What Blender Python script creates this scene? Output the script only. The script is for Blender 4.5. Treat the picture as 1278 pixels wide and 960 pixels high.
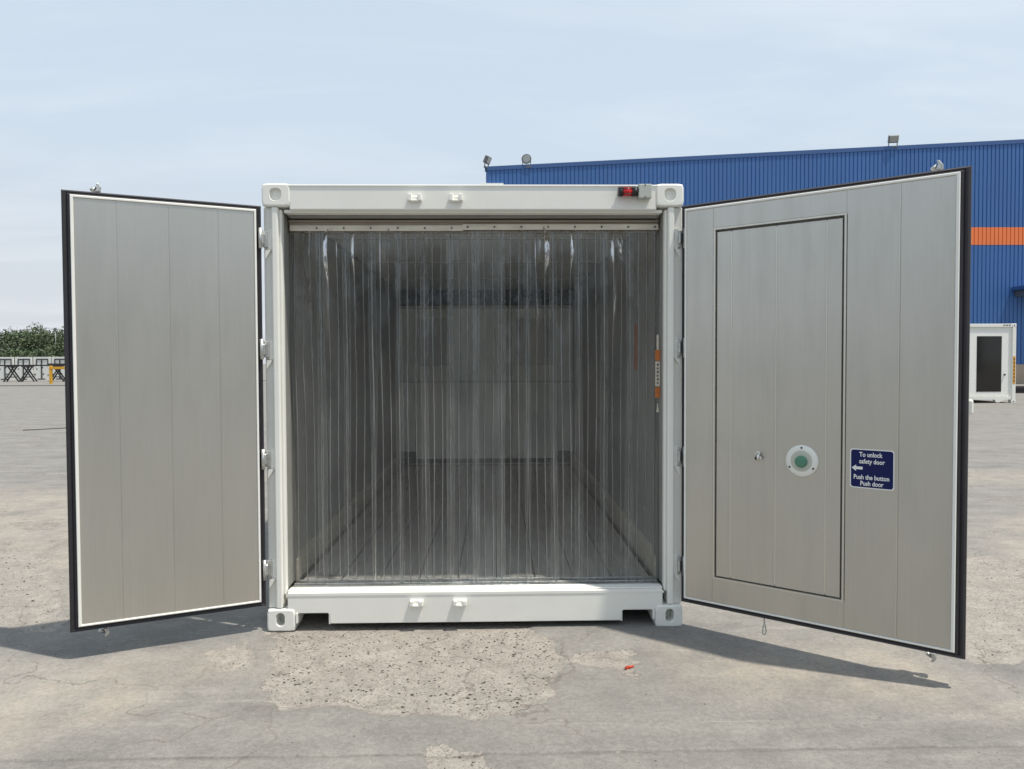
import bpy, bmesh, math, random
import numpy as np
from mathutils import Vector, Matrix
R = math.radians
random.seed(7)
for o in list(bpy.data.objects): bpy.data.objects.remove(o)
S = bpy.context.scene
COL = S.collection

# ------------------------------------------------------------------ camera
CX, CD, CH, YAW, PITCH, ROLL = 0.1191, 4.4731, 1.5595, 0.02163, 0.02916, -0.004
cam = bpy.data.cameras.new('camera'); cam.sensor_width = 36; cam.lens = 960 / 1278 * 36
cam.clip_start = 0.05; cam.clip_end = 3000
camo = bpy.data.objects.new('camera', cam); COL.objects.link(camo); S.camera = camo
fw = Vector((math.sin(YAW) * math.cos(PITCH), math.cos(YAW) * math.cos(PITCH), -math.sin(PITCH)))
ri = Vector((math.cos(YAW), -math.sin(YAW), 0)); up = ri.cross(fw)
r2 = math.cos(ROLL) * ri + math.sin(ROLL) * up; u2 = -math.sin(ROLL) * ri + math.cos(ROLL) * up
M = Matrix((r2, u2, -fw)).transposed().to_4x4(); M.translation = (CX, -CD, CH)
camo.matrix_world = M

# ------------------------------------------------------------------ world and sun
SUN_EL, SUN_AZ = 68.5, 23.0
to_sun = Vector((math.cos(R(SUN_AZ)) * math.cos(R(SUN_EL)), -math.sin(R(SUN_AZ)) * math.cos(R(SUN_EL)), math.sin(R(SUN_EL))))
w = bpy.data.worlds.new('World'); S.world = w; w.use_nodes = True
nt = w.node_tree; nt.nodes.clear()
def wn(t, **k):
    n = nt.nodes.new(t)
    for a, b in k.items(): setattr(n, a, b)
    return n
out = wn('ShaderNodeOutputWorld'); bg = wn('ShaderNodeBackground'); sky = wn('ShaderNodeTexSky', sky_type='NISHITA')
sky.sun_disc = False; sky.sun_elevation = R(SUN_EL); sky.sun_rotation = math.atan2(to_sun.x, to_sun.y)
sky.air_density = 1.2; sky.dust_density = 3.0; sky.ozone_density = 1.6; sky.altitude = 20
tc = wn('ShaderNodeTexCoord'); sep = wn('ShaderNodeSeparateXYZ'); nt.links.new(tc.outputs['Generated'], sep.inputs[0])
add = wn('ShaderNodeMath', operation='ADD'); add.inputs[1].default_value = 0.12
mx = wn('ShaderNodeMath', operation='MAXIMUM'); mx.inputs[1].default_value = 0.0
nt.links.new(sep.outputs['Z'], mx.inputs[0]); nt.links.new(mx.outputs[0], add.inputs[0])
dx = wn('ShaderNodeMath', operation='DIVIDE'); dy = wn('ShaderNodeMath', operation='DIVIDE')
nt.links.new(sep.outputs['X'], dx.inputs[0]); nt.links.new(add.outputs[0], dx.inputs[1])
nt.links.new(sep.outputs['Y'], dy.inputs[0]); nt.links.new(add.outputs[0], dy.inputs[1])
cmb = wn('ShaderNodeCombineXYZ'); nt.links.new(dx.outputs[0], cmb.inputs[0]); nt.links.new(dy.outputs[0], cmb.inputs[1])
mp = wn('ShaderNodeMapping'); mp.inputs['Scale'].default_value = (0.55, 1.5, 1); mp.inputs['Rotation'].default_value = (0, 0, R(12))
mp.inputs['Location'].default_value = (1.3, 0.55, 0)
nt.links.new(cmb.outputs[0], mp.inputs[0])
nz = wn('ShaderNodeTexNoise'); nz.inputs['Scale'].default_value = 1.1; nz.inputs['Detail'].default_value = 9; nz.inputs['Roughness'].default_value = 0.58
nz.inputs['Distortion'].default_value = 0.5
nt.links.new(mp.outputs[0], nz.inputs['Vector'])
rp = wn('ShaderNodeValToRGB'); rp.color_ramp.elements[0].position = 0.46; rp.color_ramp.elements[1].position = 0.80
rp.color_ramp.elements[0].color = (0.0, 0.0, 0.0, 1); rp.color_ramp.elements[1].color = (0.42, 0.42, 0.42, 1)
nt.links.new(nz.outputs['Fac'], rp.inputs[0])
hz = wn('ShaderNodeMixRGB'); hz.inputs['Fac'].default_value = 0.80; hz.inputs['Color2'].default_value = (6.75, 7.85, 8.95, 1)   # even veil of high haze
nt.links.new(sky.outputs[0], hz.inputs['Color1'])
mixc = wn('ShaderNodeMixRGB'); mixc.inputs['Color2'].default_value = (8.8, 9.1, 9.5, 1)
lowh = wn('ShaderNodeMapRange'); lowh.interpolation_type = 'SMOOTHSTEP'; lowh.inputs['From Min'].default_value = 0.32; lowh.inputs['From Max'].default_value = 0.0
lowh.inputs['To Min'].default_value = 0.0; lowh.inputs['To Max'].default_value = 0.85; nt.links.new(mx.outputs[0], lowh.inputs['Value'])
hor = wn('ShaderNodeMixRGB'); hor.inputs['Color2'].default_value = (6.5, 6.75, 7.15, 1)      # dusty band all round the horizon
nt.links.new(lowh.outputs[0], hor.inputs['Fac']); nt.links.new(hz.outputs[0], hor.inputs['Color1'])
nt.links.new(rp.outputs[0], mixc.inputs['Fac']); nt.links.new(hor.outputs[0], mixc.inputs['Color1'])
nt.links.new(mixc.outputs[0], bg.inputs['Color']); bg.inputs['Strength'].default_value = 0.1
nt.links.new(bg.outputs[0], out.inputs[0])
sl = bpy.data.lights.new('sun', 'SUN'); sl.energy = 4.6; sl.angle = R(1.1); sl.color = (1, 0.93, 0.82)
so = bpy.data.objects.new('sun', sl); COL.objects.link(so); so.rotation_euler = to_sun.to_track_quat('Z', 'Y').to_euler()
so.location = (6, -6, 20)
S.view_settings.view_transform = 'Standard'; S.view_settings.look = 'None'; S.view_settings.gamma = 1
S.view_settings.exposure = 0.1
S.render.engine = 'CYCLES'
S.cycles.transparent_max_bounces = 24; S.cycles.max_bounces = 10; S.cycles.diffuse_bounces = 6

# ------------------------------------------------------------------ materials
def mat(name, col, rough=0.5, metal=0.0, var=0.0, vscale=6.0, stretch=(1, 1, 1), bump=0.0, bscale=60.0, spec=0.5, col2=None, streak=None, rvar=0.0):
    m = bpy.data.materials.new(name); m.use_nodes = True
    t = m.node_tree; b = t.nodes['Principled BSDF']
    b.inputs['Base Color'].default_value = (*col, 1); b.inputs['Roughness'].default_value = rough
    b.inputs['Metallic'].default_value = metal; b.inputs['Specular IOR Level'].default_value = spec
    tcn = t.nodes.new('ShaderNodeTexCoord')
    if var > 0 or col2:
        mpn = t.nodes.new('ShaderNodeMapping'); mpn.inputs['Scale'].default_value = stretch
        t.links.new(tcn.outputs['Object'], mpn.inputs[0])
        n = t.nodes.new('ShaderNodeTexNoise'); n.inputs['Scale'].default_value = vscale; n.inputs['Detail'].default_value = 6; n.inputs['Roughness'].default_value = 0.6
        t.links.new(mpn.outputs[0], n.inputs['Vector'])
        c2 = col2 or tuple(max(0, c * (1 - var)) for c in col)
        c1 = col if col2 else tuple(min(1, c * (1 + var)) for c in col)
        r = t.nodes.new('ShaderNodeValToRGB'); r.color_ramp.elements[0].position = 0.3; r.color_ramp.elements[1].position = 0.72
        r.color_ramp.elements[0].color = (*c2, 1); r.color_ramp.elements[1].color = (*c1, 1)
        t.links.new(n.outputs['Fac'], r.inputs[0]); t.links.new(r.outputs[0], b.inputs['Base Color'])
        if rvar:
            mr = t.nodes.new('ShaderNodeMapRange'); mr.inputs['To Min'].default_value = rough - rvar; mr.inputs['To Max'].default_value = rough + rvar
            t.links.new(n.outputs['Fac'], mr.inputs['Value']); t.links.new(mr.outputs[0], b.inputs['Roughness'])
    if bump > 0:
        n2 = t.nodes.new('ShaderNodeTexNoise'); n2.inputs['Scale'].default_value = bscale; n2.inputs['Detail'].default_value = 4
        t.links.new(tcn.outputs['Object'], n2.inputs['Vector'])
        bp = t.nodes.new('ShaderNodeBump'); bp.inputs['Strength'].default_value = bump; bp.inputs['Distance'].default_value = 0.01
        t.links.new(n2.outputs['Fac'], bp.inputs['Height']); t.links.new(bp.outputs[0], b.inputs['Normal'])
    return m

WHITE = mat('white_paint', (0.78, 0.78, 0.735), 0.42, var=0.035, vscale=3, bump=0.02, bscale=25)
WHITE2 = mat('white_trim_paint', (0.80, 0.80, 0.76), 0.45, var=0.03, vscale=9)
GALV = mat('galvanised_steel', (0.52, 0.53, 0.52), 0.42, 0.85, var=0.18, vscale=40)
RUBBER = mat('black_rubber', (0.021, 0.019, 0.024), 0.5, var=0.2, vscale=12)
GREYSEAL = mat('grey_seal', (0.22, 0.22, 0.205), 0.6, var=0.1)
RAILALU = mat('rail_aluminium', (0.31, 0.265, 0.215), 0.5, 0.35, var=0.15, vscale=5, stretch=(1, 6, 8))
PLATEALU = mat('plate_aluminium', (0.64, 0.60, 0.50), 0.45, 0.25, var=0.16, vscale=7, stretch=(1, 4, 4))
DARKSCREW = mat('dark_screw', (0.06, 0.06, 0.06), 0.4, 0.6)
LINER = mat('liner_steel', (0.50, 0.495, 0.475), 0.40, 0.35, var=0.10, vscale=3)
CEIL = mat('ceiling_liner', (0.80, 0.80, 0.75), 0.45, 0.1, var=0.05, vscale=3)
BULK = mat('bulkhead_panel', (0.93, 0.92, 0.86), 0.5, 0.15, var=0.07, vscale=2.5, stretch=(3, 1, 0.6))
FLOORALU = mat('floor_aluminium', (0.62, 0.60, 0.57), 0.5, 0.5, var=0.2, vscale=4, stretch=(6, 0.6, 1))
DARK = mat('dark_void', (0.02, 0.022, 0.025), 0.6)
GRILLE = mat('grille_paint', (0.07, 0.085, 0.10), 0.5, 0.3)
REDLENS = mat('red_lens', (0.55, 0.012, 0.018), 0.18)
BLACKPL = mat('black_plastic', (0.015, 0.015, 0.017), 0.4)
GREYBOX = mat('grey_box', (0.42, 0.45, 0.41), 0.5, var=0.04)
BLUESIGN = mat('sign_blue', (0.008, 0.013, 0.085), 0.55, spec=0.2)
SIGNWHITE = mat('sign_white', (0.80, 0.81, 0.80), 0.45)
BUTTONWHITE = mat('button_white', (0.78, 0.79, 0.74), 0.35)
BUTTONGREEN = mat('button_green', (0.075, 0.225, 0.155), 0.35)
BUTTONCUP = mat('button_cup', (0.50, 0.53, 0.46), 0.45)
CHROME = mat('chrome', (0.75, 0.75, 0.74), 0.18, 1.0)
ORANGE = mat('orange_sticker', (0.50, 0.15, 0.03), 0.5, var=0.15, vscale=30)
YELLOW = mat('yellow_sticker', (0.62, 0.30, 0.02), 0.5, var=0.12, vscale=8)
ROPE = mat('rope', (0.62, 0.60, 0.54), 0.8)
BLUEWALL = mat('blue_cladding', (0.040, 0.128, 0.345), 0.45, 0.0, var=0.07, vscale=0.35, stretch=(1, 1, 0.3))
BLUETRIM = mat('blue_trim', (0.038, 0.10, 0.26), 0.45)
ORANGEWALL = mat('orange_cladding', (0.80, 0.205, 0.060), 0.5, var=0.05, vscale=0.6)
PLINTH = mat('plinth_render', (0.40, 0.33, 0.25), 0.85, var=0.1, vscale=1)
ROOFM = mat('roof_sheet', (0.30, 0.32, 0.34), 0.5)
GLASSD = mat('dark_glass', (0.014, 0.013, 0.012), 0.06)
TRESTLE = mat('trestle_paint', (0.025, 0.023, 0.026), 0.6, var=0.3)
YSTEEL = mat('yellow_steel', (0.62, 0.33, 0.02), 0.5, var=0.1)
PANELW = mat('white_panel', (0.66, 0.67, 0.64), 0.6, var=0.06, vscale=3)
BARK = mat('bark', (0.10, 0.075, 0.05), 0.9, var=0.3)
PITCHIP = mat('dark_pit_chip', (0.050, 0.043, 0.038), 0.85, var=0.5, vscale=30)  # dark tone of shaded pits, put on flakes
STONE2 = mat('pale_stone', (0.32, 0.285, 0.24), 0.9, var=0.3, vscale=30)
REDSCRAP = mat('red_scrap', (0.42, 0.045, 0.018), 0.6, var=0.2, vscale=30)
CABLE = mat('cable_rubber', (0.02, 0.02, 0.02), 0.6)
LAMPGREY = mat('lamp_housing', (0.16, 0.17, 0.175), 0.4, 0.5)
LAMPGLASS = mat('lamp_glass', (0.35, 0.36, 0.34), 0.15, 0.4)

def brushed(name, base, rough):
    m = bpy.data.materials.new(name); m.use_nodes = True; t = m.node_tree; b = t.nodes['Principled BSDF']
    L = t.links.new
    tcn = t.nodes.new('ShaderNodeTexCoord')
    def noise(scale, st, det=5):
        mpn = t.nodes.new('ShaderNodeMapping'); mpn.inputs['Scale'].default_value = st
        L(tcn.outputs['Object'], mpn.inputs[0])
        n = t.nodes.new('ShaderNodeTexNoise'); n.inputs['Scale'].default_value = scale; n.inputs['Detail'].default_value = det
        L(mpn.outputs[0], n.inputs['Vector']); return n
    grain = noise(9, (14, 14, 0.25)); cloud = noise(1.7, (1.6, 1.6, 0.6), 4); smear = noise(4.5, (2.6, 2.6, 0.55), 6)
    def rng(n, a, c, lo, hi):
        mr = t.nodes.new('ShaderNodeMapRange'); mr.inputs['From Min'].default_value = a; mr.inputs['From Max'].default_value = c
        mr.inputs['To Min'].default_value = lo; mr.inputs['To Max'].default_value = hi; L(n.outputs['Fac'], mr.inputs['Value']); return mr
    g = rng(grain, .3, .7, .98, 1.02); c = rng(cloud, .3, .7, .96, 1.04); s = rng(smear, .52, .78, 1.0, .945)
    m1 = t.nodes.new('ShaderNodeMath'); m1.operation = 'MULTIPLY'; L(g.outputs[0], m1.inputs[0]); L(c.outputs[0], m1.inputs[1])
    m2 = t.nodes.new('ShaderNodeMath'); m2.operation = 'MULTIPLY'; L(m1.outputs[0], m2.inputs[0]); L(s.outputs[0], m2.inputs[1])
    vm = t.nodes.new('ShaderNodeVectorMath'); vm.operation = 'SCALE'; vm.inputs[0].default_value = base; L(m2.outputs[0], vm.inputs['Scale'])
    L(vm.outputs[0], b.inputs['Base Color'])
    b.inputs['Metallic'].default_value = 0.82
    r = rng(smear, .3, .8, rough - .05, rough + .1); L(r.outputs[0], b.inputs['Roughness'])
    b.inputs['Anisotropic'].default_value = 0.5
    bp = t.nodes.new('ShaderNodeBump'); bp.inputs['Strength'].default_value = 0.09; bp.inputs['Distance'].default_value = 0.012
    L(cloud.outputs['Fac'], bp.inputs['Height']); L(bp.outputs[0], b.inputs['Normal'])
    return m
BRUSH = brushed('brushed_aluminium', (0.556, 0.545, 0.502), 0.36)
RIBALU = brushed('bright_aluminium_ridge', (0.66, 0.645, 0.58), 0.36)

def pvc(name, haze, tint, body=(0.62, 0.65, 0.66), ior=1.46):
    m = bpy.data.materials.new(name); m.use_nodes = True; t = m.node_tree; t.nodes.clear(); L = t.links.new
    o = t.nodes.new('ShaderNodeOutputMaterial'); tr = t.nodes.new('ShaderNodeBsdfTransparent'); tr.inputs[0].default_value = (*tint, 1)
    gl = t.nodes.new('ShaderNodeBsdfGlossy'); gl.inputs['Roughness'].default_value = 0.07
    df = t.nodes.new('ShaderNodeBsdfDiffuse'); df.inputs[0].default_value = (*body, 1)
    fr = t.nodes.new('ShaderNodeFresnel'); fr.inputs[0].default_value = ior
    tcn = t.nodes.new('ShaderNodeTexCoord')
    mpn = t.nodes.new('ShaderNodeMapping'); mpn.inputs['Scale'].default_value = (3, 3, 1.1); L(tcn.outputs['Object'], mpn.inputs[0])
    n = t.nodes.new('ShaderNodeTexNoise'); n.inputs['Scale'].default_value = 2.2; n.inputs['Detail'].default_value = 6; L(mpn.outputs[0], n.inputs['Vector'])
    mr = t.nodes.new('ShaderNodeMapRange'); mr.inputs['From Min'].default_value = 0.4; mr.inputs['From Max'].default_value = 0.75
    mr.inputs['To Min'].default_value = haze; mr.inputs['To Max'].default_value = haze * 2.0; L(n.outputs['Fac'], mr.inputs['Value'])
    # dust clings to the lowest hand's breadth of each strip
    sp = t.nodes.new('ShaderNodeSeparateXYZ'); L(tcn.outputs['Object'], sp.inputs[0])
    dz = t.nodes.new('ShaderNodeMapRange'); dz.inputs['From Min'].default_value = 0.42; dz.inputs['From Max'].default_value = 0.22
    dz.inputs['To Min'].default_value = 0; dz.inputs['To Max'].default_value = 0.05; L(sp.outputs['Z'], dz.inputs['Value'])
    dm = t.nodes.new('ShaderNodeMath'); dm.operation = 'MULTIPLY'; L(dz.outputs[0], dm.inputs[0]); L(n.outputs['Fac'], dm.inputs[1])
    da = t.nodes.new('ShaderNodeMath'); da.operation = 'ADD'; L(dm.outputs[0], da.inputs[0]); L(mr.outputs[0], da.inputs[1])
    bpn = t.nodes.new('ShaderNodeTexNoise'); bpn.inputs['Scale'].default_value = 5; bpn.inputs['Detail'].default_value = 3; L(mpn.outputs[0], bpn.inputs['Vector'])
    bp = t.nodes.new('ShaderNodeBump'); bp.inputs['Strength'].default_value = 0.6; bp.inputs['Distance'].default_value = 0.02; L(bpn.outputs['Fac'], bp.inputs['Height'])
    L(bp.outputs[0], gl.inputs['Normal'])
    a = t.nodes.new('ShaderNodeMixShader'); b = t.nodes.new('ShaderNodeMixShader')
    L(da.outputs[0], a.inputs[0]); L(tr.outputs[0], a.inputs[1]); L(df.outputs[0], a.inputs[2])
    L(fr.outputs[0], b.inputs[0]); L(a.outputs[0], b.inputs[1]); L(gl.outputs[0], b.inputs[2]); L(b.outputs[0], o.inputs[0])
    return m
PVCS = [pvc('clear_pvc', h_, (0.982, 0.984, 0.978)) for h_ in (0.006, 0.014, 0.045)]
PVCEDGE = pvc('pvc_flank_painted_dark', 0.01, (0.55, 0.56, 0.55))  # dark line beside each refracting rib, put into the tint
PVCRIB = pvc('pvc_rib_painted_refraction', 0.48, (0.86, 0.87, 0.86), (0.25, 0.258, 0.258), 1.5)  # grey body imitates the light a clear rib would refract

def leafmat():
    m = bpy.data.materials.new('leaves'); m.use_nodes = True; t = m.node_tree; b = t.nodes['Principled BSDF']
    tcn = t.nodes.new('ShaderNodeTexCoord'); n = t.nodes.new('ShaderNodeTexNoise'); n.inputs['Scale'].default_value = 0.9; n.inputs['Detail'].default_value = 5
    t.links.new(tcn.outputs['Object'], n.inputs['Vector'])
    r = t.nodes.new('ShaderNodeValToRGB'); r.color_ramp.elements[0].position = .32; r.color_ramp.elements[1].position = .7
    r.color_ramp.elements[0].color = (0.052, 0.082, 0.040, 1); r.color_ramp.elements[1].color = (0.115, 0.155, 0.078, 1)
    t.links.new(n.outputs['Fac'], r.inputs[0]); t.links.new(r.outputs[0], b.inputs['Base Color']); b.inputs['Roughness'].default_value = 0.7
    return m
LEAF = leafmat()

# ------------------------------------------------------------------ mesh helpers
class MB:
    def __init__(s, *mats): s.bm = bmesh.new(); s.mats = list(mats); s.cur = 0
    def use(s, m):
        if m not in s.mats: s.mats.append(m)
        s.cur = s.mats.index(m); return s
    def face(s, pts, smooth=False):
        f = s.bm.faces.new([s.bm.verts.new(p) for p in pts]); f.material_index = s.cur; f.smooth = smooth; return f
    def box(s, x0, x1, y0, y1, z0, z1, bev=0.0, seg=1, mx=None):
        t = bmesh.new()
        bmesh.ops.create_cube(t, size=1)
        for v in t.verts: v.co = Vector(((x0 + x1) / 2 + v.co.x * (x1 - x0), (y0 + y1) / 2 + v.co.y * (y1 - y0), (z0 + z1) / 2 + v.co.z * (z1 - z0)))
        if bev > 0: bmesh.ops.bevel(t, geom=t.edges[:], offset=bev, segments=seg, affect='EDGES', profile=0.5)
        s._take(t, mx); return s
    def _take(s, t, mx=None):
        mp = {}
        for v in t.verts: mp[v] = s.bm.verts.new(mx @ v.co if mx else v.co)
        for f in t.faces:
            try: g = s.bm.faces.new([mp[v] for v in f.verts])
            except ValueError: continue
            g.material_index = s.cur; g.smooth = f.smooth
        t.free()
    def cyl(s, p0, p1, r0, r1=None, n=14, caps=True):
        p0 = Vector(p0); p1 = Vector(p1); r1 = r0 if r1 is None else r1
        d = (p1 - p0).normalized(); a = d.orthogonal().normalized(); b = d.cross(a)
        A = [s.bm.verts.new(p0 + (a * math.cos(2 * math.pi * i / n) + b * math.sin(2 * math.pi * i / n)) * r0) for i in range(n)]
        B = [s.bm.verts.new(p1 + (a * math.cos(2 * math.pi * i / n) + b * math.sin(2 * math.pi * i / n)) * r1) for i in range(n)]
        for i in range(n):
            f = s.bm.faces.new((A[i], A[(i + 1) % n], B[(i + 1) % n], B[i])); f.smooth = True; f.material_index = s.cur
        if caps:
            f = s.bm.faces.new(A[::-1]); f.material_index = s.cur; f = s.bm.faces.new(B); f.material_index = s.cur
        return s
    def bar(s, p0, p1, wx, wy=None):
        """square bar between two points"""
        wy = wy or wx; p0 = Vector(p0); p1 = Vector(p1); d = (p1 - p0).normalized()
        a = d.cross(Vector((0, 1, 0)));  a = a.normalized() if a.length > 1e-3 else Vector((1, 0, 0)); b = d.cross(a)
        q = [(-1, -1), (1, -1), (1, 1), (-1, 1)]
        A = [s.bm.verts.new(p0 + a * i * wx / 2 + b * j * wy / 2) for i, j in q]; B = [s.bm.verts.new(p1 + a * i * wx / 2 + b * j * wy / 2) for i, j in q]
        for i in range(4): s.bm.faces.new((A[i], A[(i + 1) % 4], B[(i + 1) % 4], B[i])).material_index = s.cur
        s.bm.faces.new(A[::-1]).material_index = s.cur; s.bm.faces.new(B).material_index = s.cur
        return s
    def tube(s, pts, r, n=8):
        pts = [Vector(p) for p in pts]; rings = []
        for i, p in enumerate(pts):
            d = (pts[min(i + 1, len(pts) - 1)] - pts[max(i - 1, 0)]).normalized()
            a = d.cross(Vector((0.31, 0.2, 0.93))).normalized(); b = d.cross(a); rr = r[i] if isinstance(r, (list, tuple)) else r
            rings.append([s.bm.verts.new(p + (a * math.cos(2 * math.pi * k / n) + b * math.sin(2 * math.pi * k / n)) * rr) for k in range(n)])
        for A, B in zip(rings, rings[1:]):
            for k in range(n):
                f = s.bm.faces.new((A[k], A[(k + 1) % n], B[(k + 1) % n], B[k])); f.smooth = True; f.material_index = s.cur
        s.bm.faces.new(rings[0][::-1]).material_index = s.cur; s.bm.faces.new(rings[-1]).material_index = s.cur
        return s
    def loops(s, loops, cap0=False, cap1=True, smooth=False):
        """bridge successive closed loops of equal length"""
        V = [[s.bm.verts.new(p) for p in l] for l in loops]; n = len(V[0])
        for A, B in zip(V, V[1:]):
            for k in range(n):
                f = s.bm.faces.new((A[k], A[(k + 1) % n], B[(k + 1) % n], B[k])); f.material_index = s.cur; f.smooth = smooth
        if cap0: s.bm.faces.new(V[0][::-1]).material_index = s.cur
        if cap1: s.bm.faces.new(V[-1]).material_index = s.cur
        return s
    def prism(s, poly, y0, y1, bev=0.0):
        """(x,z) outline extruded from y0 to y1"""
        t = bmesh.new(); A = [t.verts.new((x, y0, z)) for x, z in poly]; B = [t.verts.new((x, y1, z)) for x, z in poly]; n = len(poly)
        t.faces.new(A); t.faces.new(B[::-1])
        for k in range(n): t.faces.new((A[(k + 1) % n], A[k], B[k], B[(k + 1) % n]))
        bmesh.ops.recalc_face_normals(t, faces=t.faces[:])
        if bev > 0: bmesh.ops.bevel(t, geom=t.edges[:], offset=bev, segments=2, affect='EDGES', profile=0.5)
        s._take(t); return s
    def build(s, name, parent=None, recalc=True):
        if recalc: bmesh.ops.recalc_face_normals(s.bm, faces=s.bm.faces[:])
        me = bpy.data.meshes.new(name); s.bm.to_mesh(me); s.bm.free()
        for m in s.mats: me.materials.append(m)
        return obj(name, me, parent)
def obj(name, me, parent=None):
    o = bpy.data.objects.new(name, me); COL.objects.link(o)
    if parent: o.parent = parent
    return o
def tag(o, label=None, cat=None, group=None, kind=None):
    if label: o['label'] = label
    if cat: o['category'] = cat
    if group: o['group'] = group
    if kind: o['kind'] = kind
    return o
def thing(name, label, cat, loc=(0, 0, 0), rz=0, group=None):
    o = bpy.data.objects.new(name, None); o.empty_display_size = 0.2; COL.objects.link(o); o.location = loc; o.rotation_euler = (0, 0, rz)
    return tag(o, label, cat, group)
def dup(o, parent=None):
    c = o.copy(); COL.objects.link(c)
    if parent: c.parent = parent
    for ch in o.children: dup(ch, c)
    return c
def rrect(x0, x1, z0, z1, r, n=6):
    pts = []
    for cx, cz, a0 in ((x1 - r, z1 - r, 0), (x0 + r, z1 - r, 90), (x0 + r, z0 + r, 180), (x1 - r, z0 + r, 270)):
        for k in range(n + 1):
            a = R(a0 + 90 * k / n); pts.append((cx + r * math.cos(a), cz + r * math.sin(a)))
    return pts

# ------------------------------------------------------------------ ground
def vnoise(x, y, seed=0):
    xi = np.floor(x).astype(np.int64); yi = np.floor(y).astype(np.int64); fx = x - xi; fy = y - yi
    fx = fx * fx * (3 - 2 * fx); fy = fy * fy * (3 - 2 * fy)
    def h(a, b):
        n = (a * 374761393 + b * 668265263 + seed * 974634777) & 0x7fffffff
        n = ((n ^ (n >> 13)) * 1274126177) & 0x7fffffff
        return ((n ^ (n >> 16)) & 0xffff) / 65535.0
    return (h(xi, yi) * (1 - fx) + h(xi + 1, yi) * fx) * (1 - fy) + (h(xi, yi + 1) * (1 - fx) + h(xi + 1, yi + 1) * fx) * fy
def fbm(x, y, seed=0, oct=4):
    t = 0; a = 0.5
    for k in range(oct): t = t + a * vnoise(x * 2 ** k, y * 2 ** k, seed + k); a *= 0.5
    return t
def polysdf(x, y, poly):
    d = np.full(x.shape, 1e9); ins = np.zeros(x.shape, bool); n = len(poly)
    for i in range(n):
        ax, ay = poly[i]; bx, by = poly[(i + 1) % n]; ex, ey = bx - ax, by - ay
        t = np.clip(((x - ax) * ex + (y - ay) * ey) / (ex * ex + ey * ey), 0, 1)
        d = np.minimum(d, np.hypot(x - ax - t * ex, y - ay - t * ey))
        c = ((ay > y) != (by > y)); 
        xc = ax + (y - ay) * ex / (ey if abs(ey) > 1e-9 else 1e-9)
        ins ^= c & (x < xc)
    return np.where(ins, d, -d)
PATCHES = [
    [(-1.30, 0.3), (-1.08, -0.25), (-1.019, -0.517), (-1.007, -0.764), (-0.856, -1.027), (-0.685, -0.992), (-0.546, -0.954), (-0.381, -1.081), (-0.238, -1.085), (-0.019, -1.205), (0.153, -1.174), (0.229, -0.978), (0.387, -0.853), (0.491, -0.565), (0.479, -0.223), (0.355, -0.025), (0.3, 0.4)],
    [(0.52, -0.36), (0.623, -0.324), (0.782, -0.294), (0.912, -0.31), (0.90, -0.5), (0.864, -0.628), (0.788, -0.754), (0.685, -0.653), (0.614, -0.569), (0.50, -0.5)],
    [(-0.176, -1.374), (-0.081, -1.323), (0.053, -1.381), (0.134, -1.479), (0.179, -1.57), (0.1, -1.75), (-0.171, -1.72)],
    [(-4.6, 2.6), (-3.582, 1.921), (-2.825, 0.79), (-2.435, 0.001), (-2.944, 0.15), (-3.9, 0.9), (-5.2, 2.0)],
    [(3.922, 1.637), (4.22, 1.374), (3.4, 0.1), (2.85, -0.6), (2.6, -0.62), (2.55, -0.2), (3.2, 1.2)],
    [(-1.522, -0.30), (-1.269, -0.20), (-1.15, -0.513), (-1.3, -0.58)]]
SANDS = [[(-2.9, -0.30), (-2.2, -0.45), (-1.6, -0.35), (-1.1, -0.2), (-1.0, -0.6), (-1.35, -0.85), (-1.55, -1.25), (-2.3, -1.45), (-3.4, -1.2)],
         [(-6, 5.5), (-4.2, 5.0), (-2.9, 2.0), (-2.4, 0.3), (-4.2, 0.6), (-8, 3.5)],
         [(1.0, -0.2), (2.4, -0.3), (2.6, -1.2), (1.2, -1.1)], [(3.0, -0.4), (5.2, 3.2), (7, 3.6), (4.6, -0.2)], [(5.5, 5.5), (9.5, 7.2), (13, 7.0), (8, 4.6)]]
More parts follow.
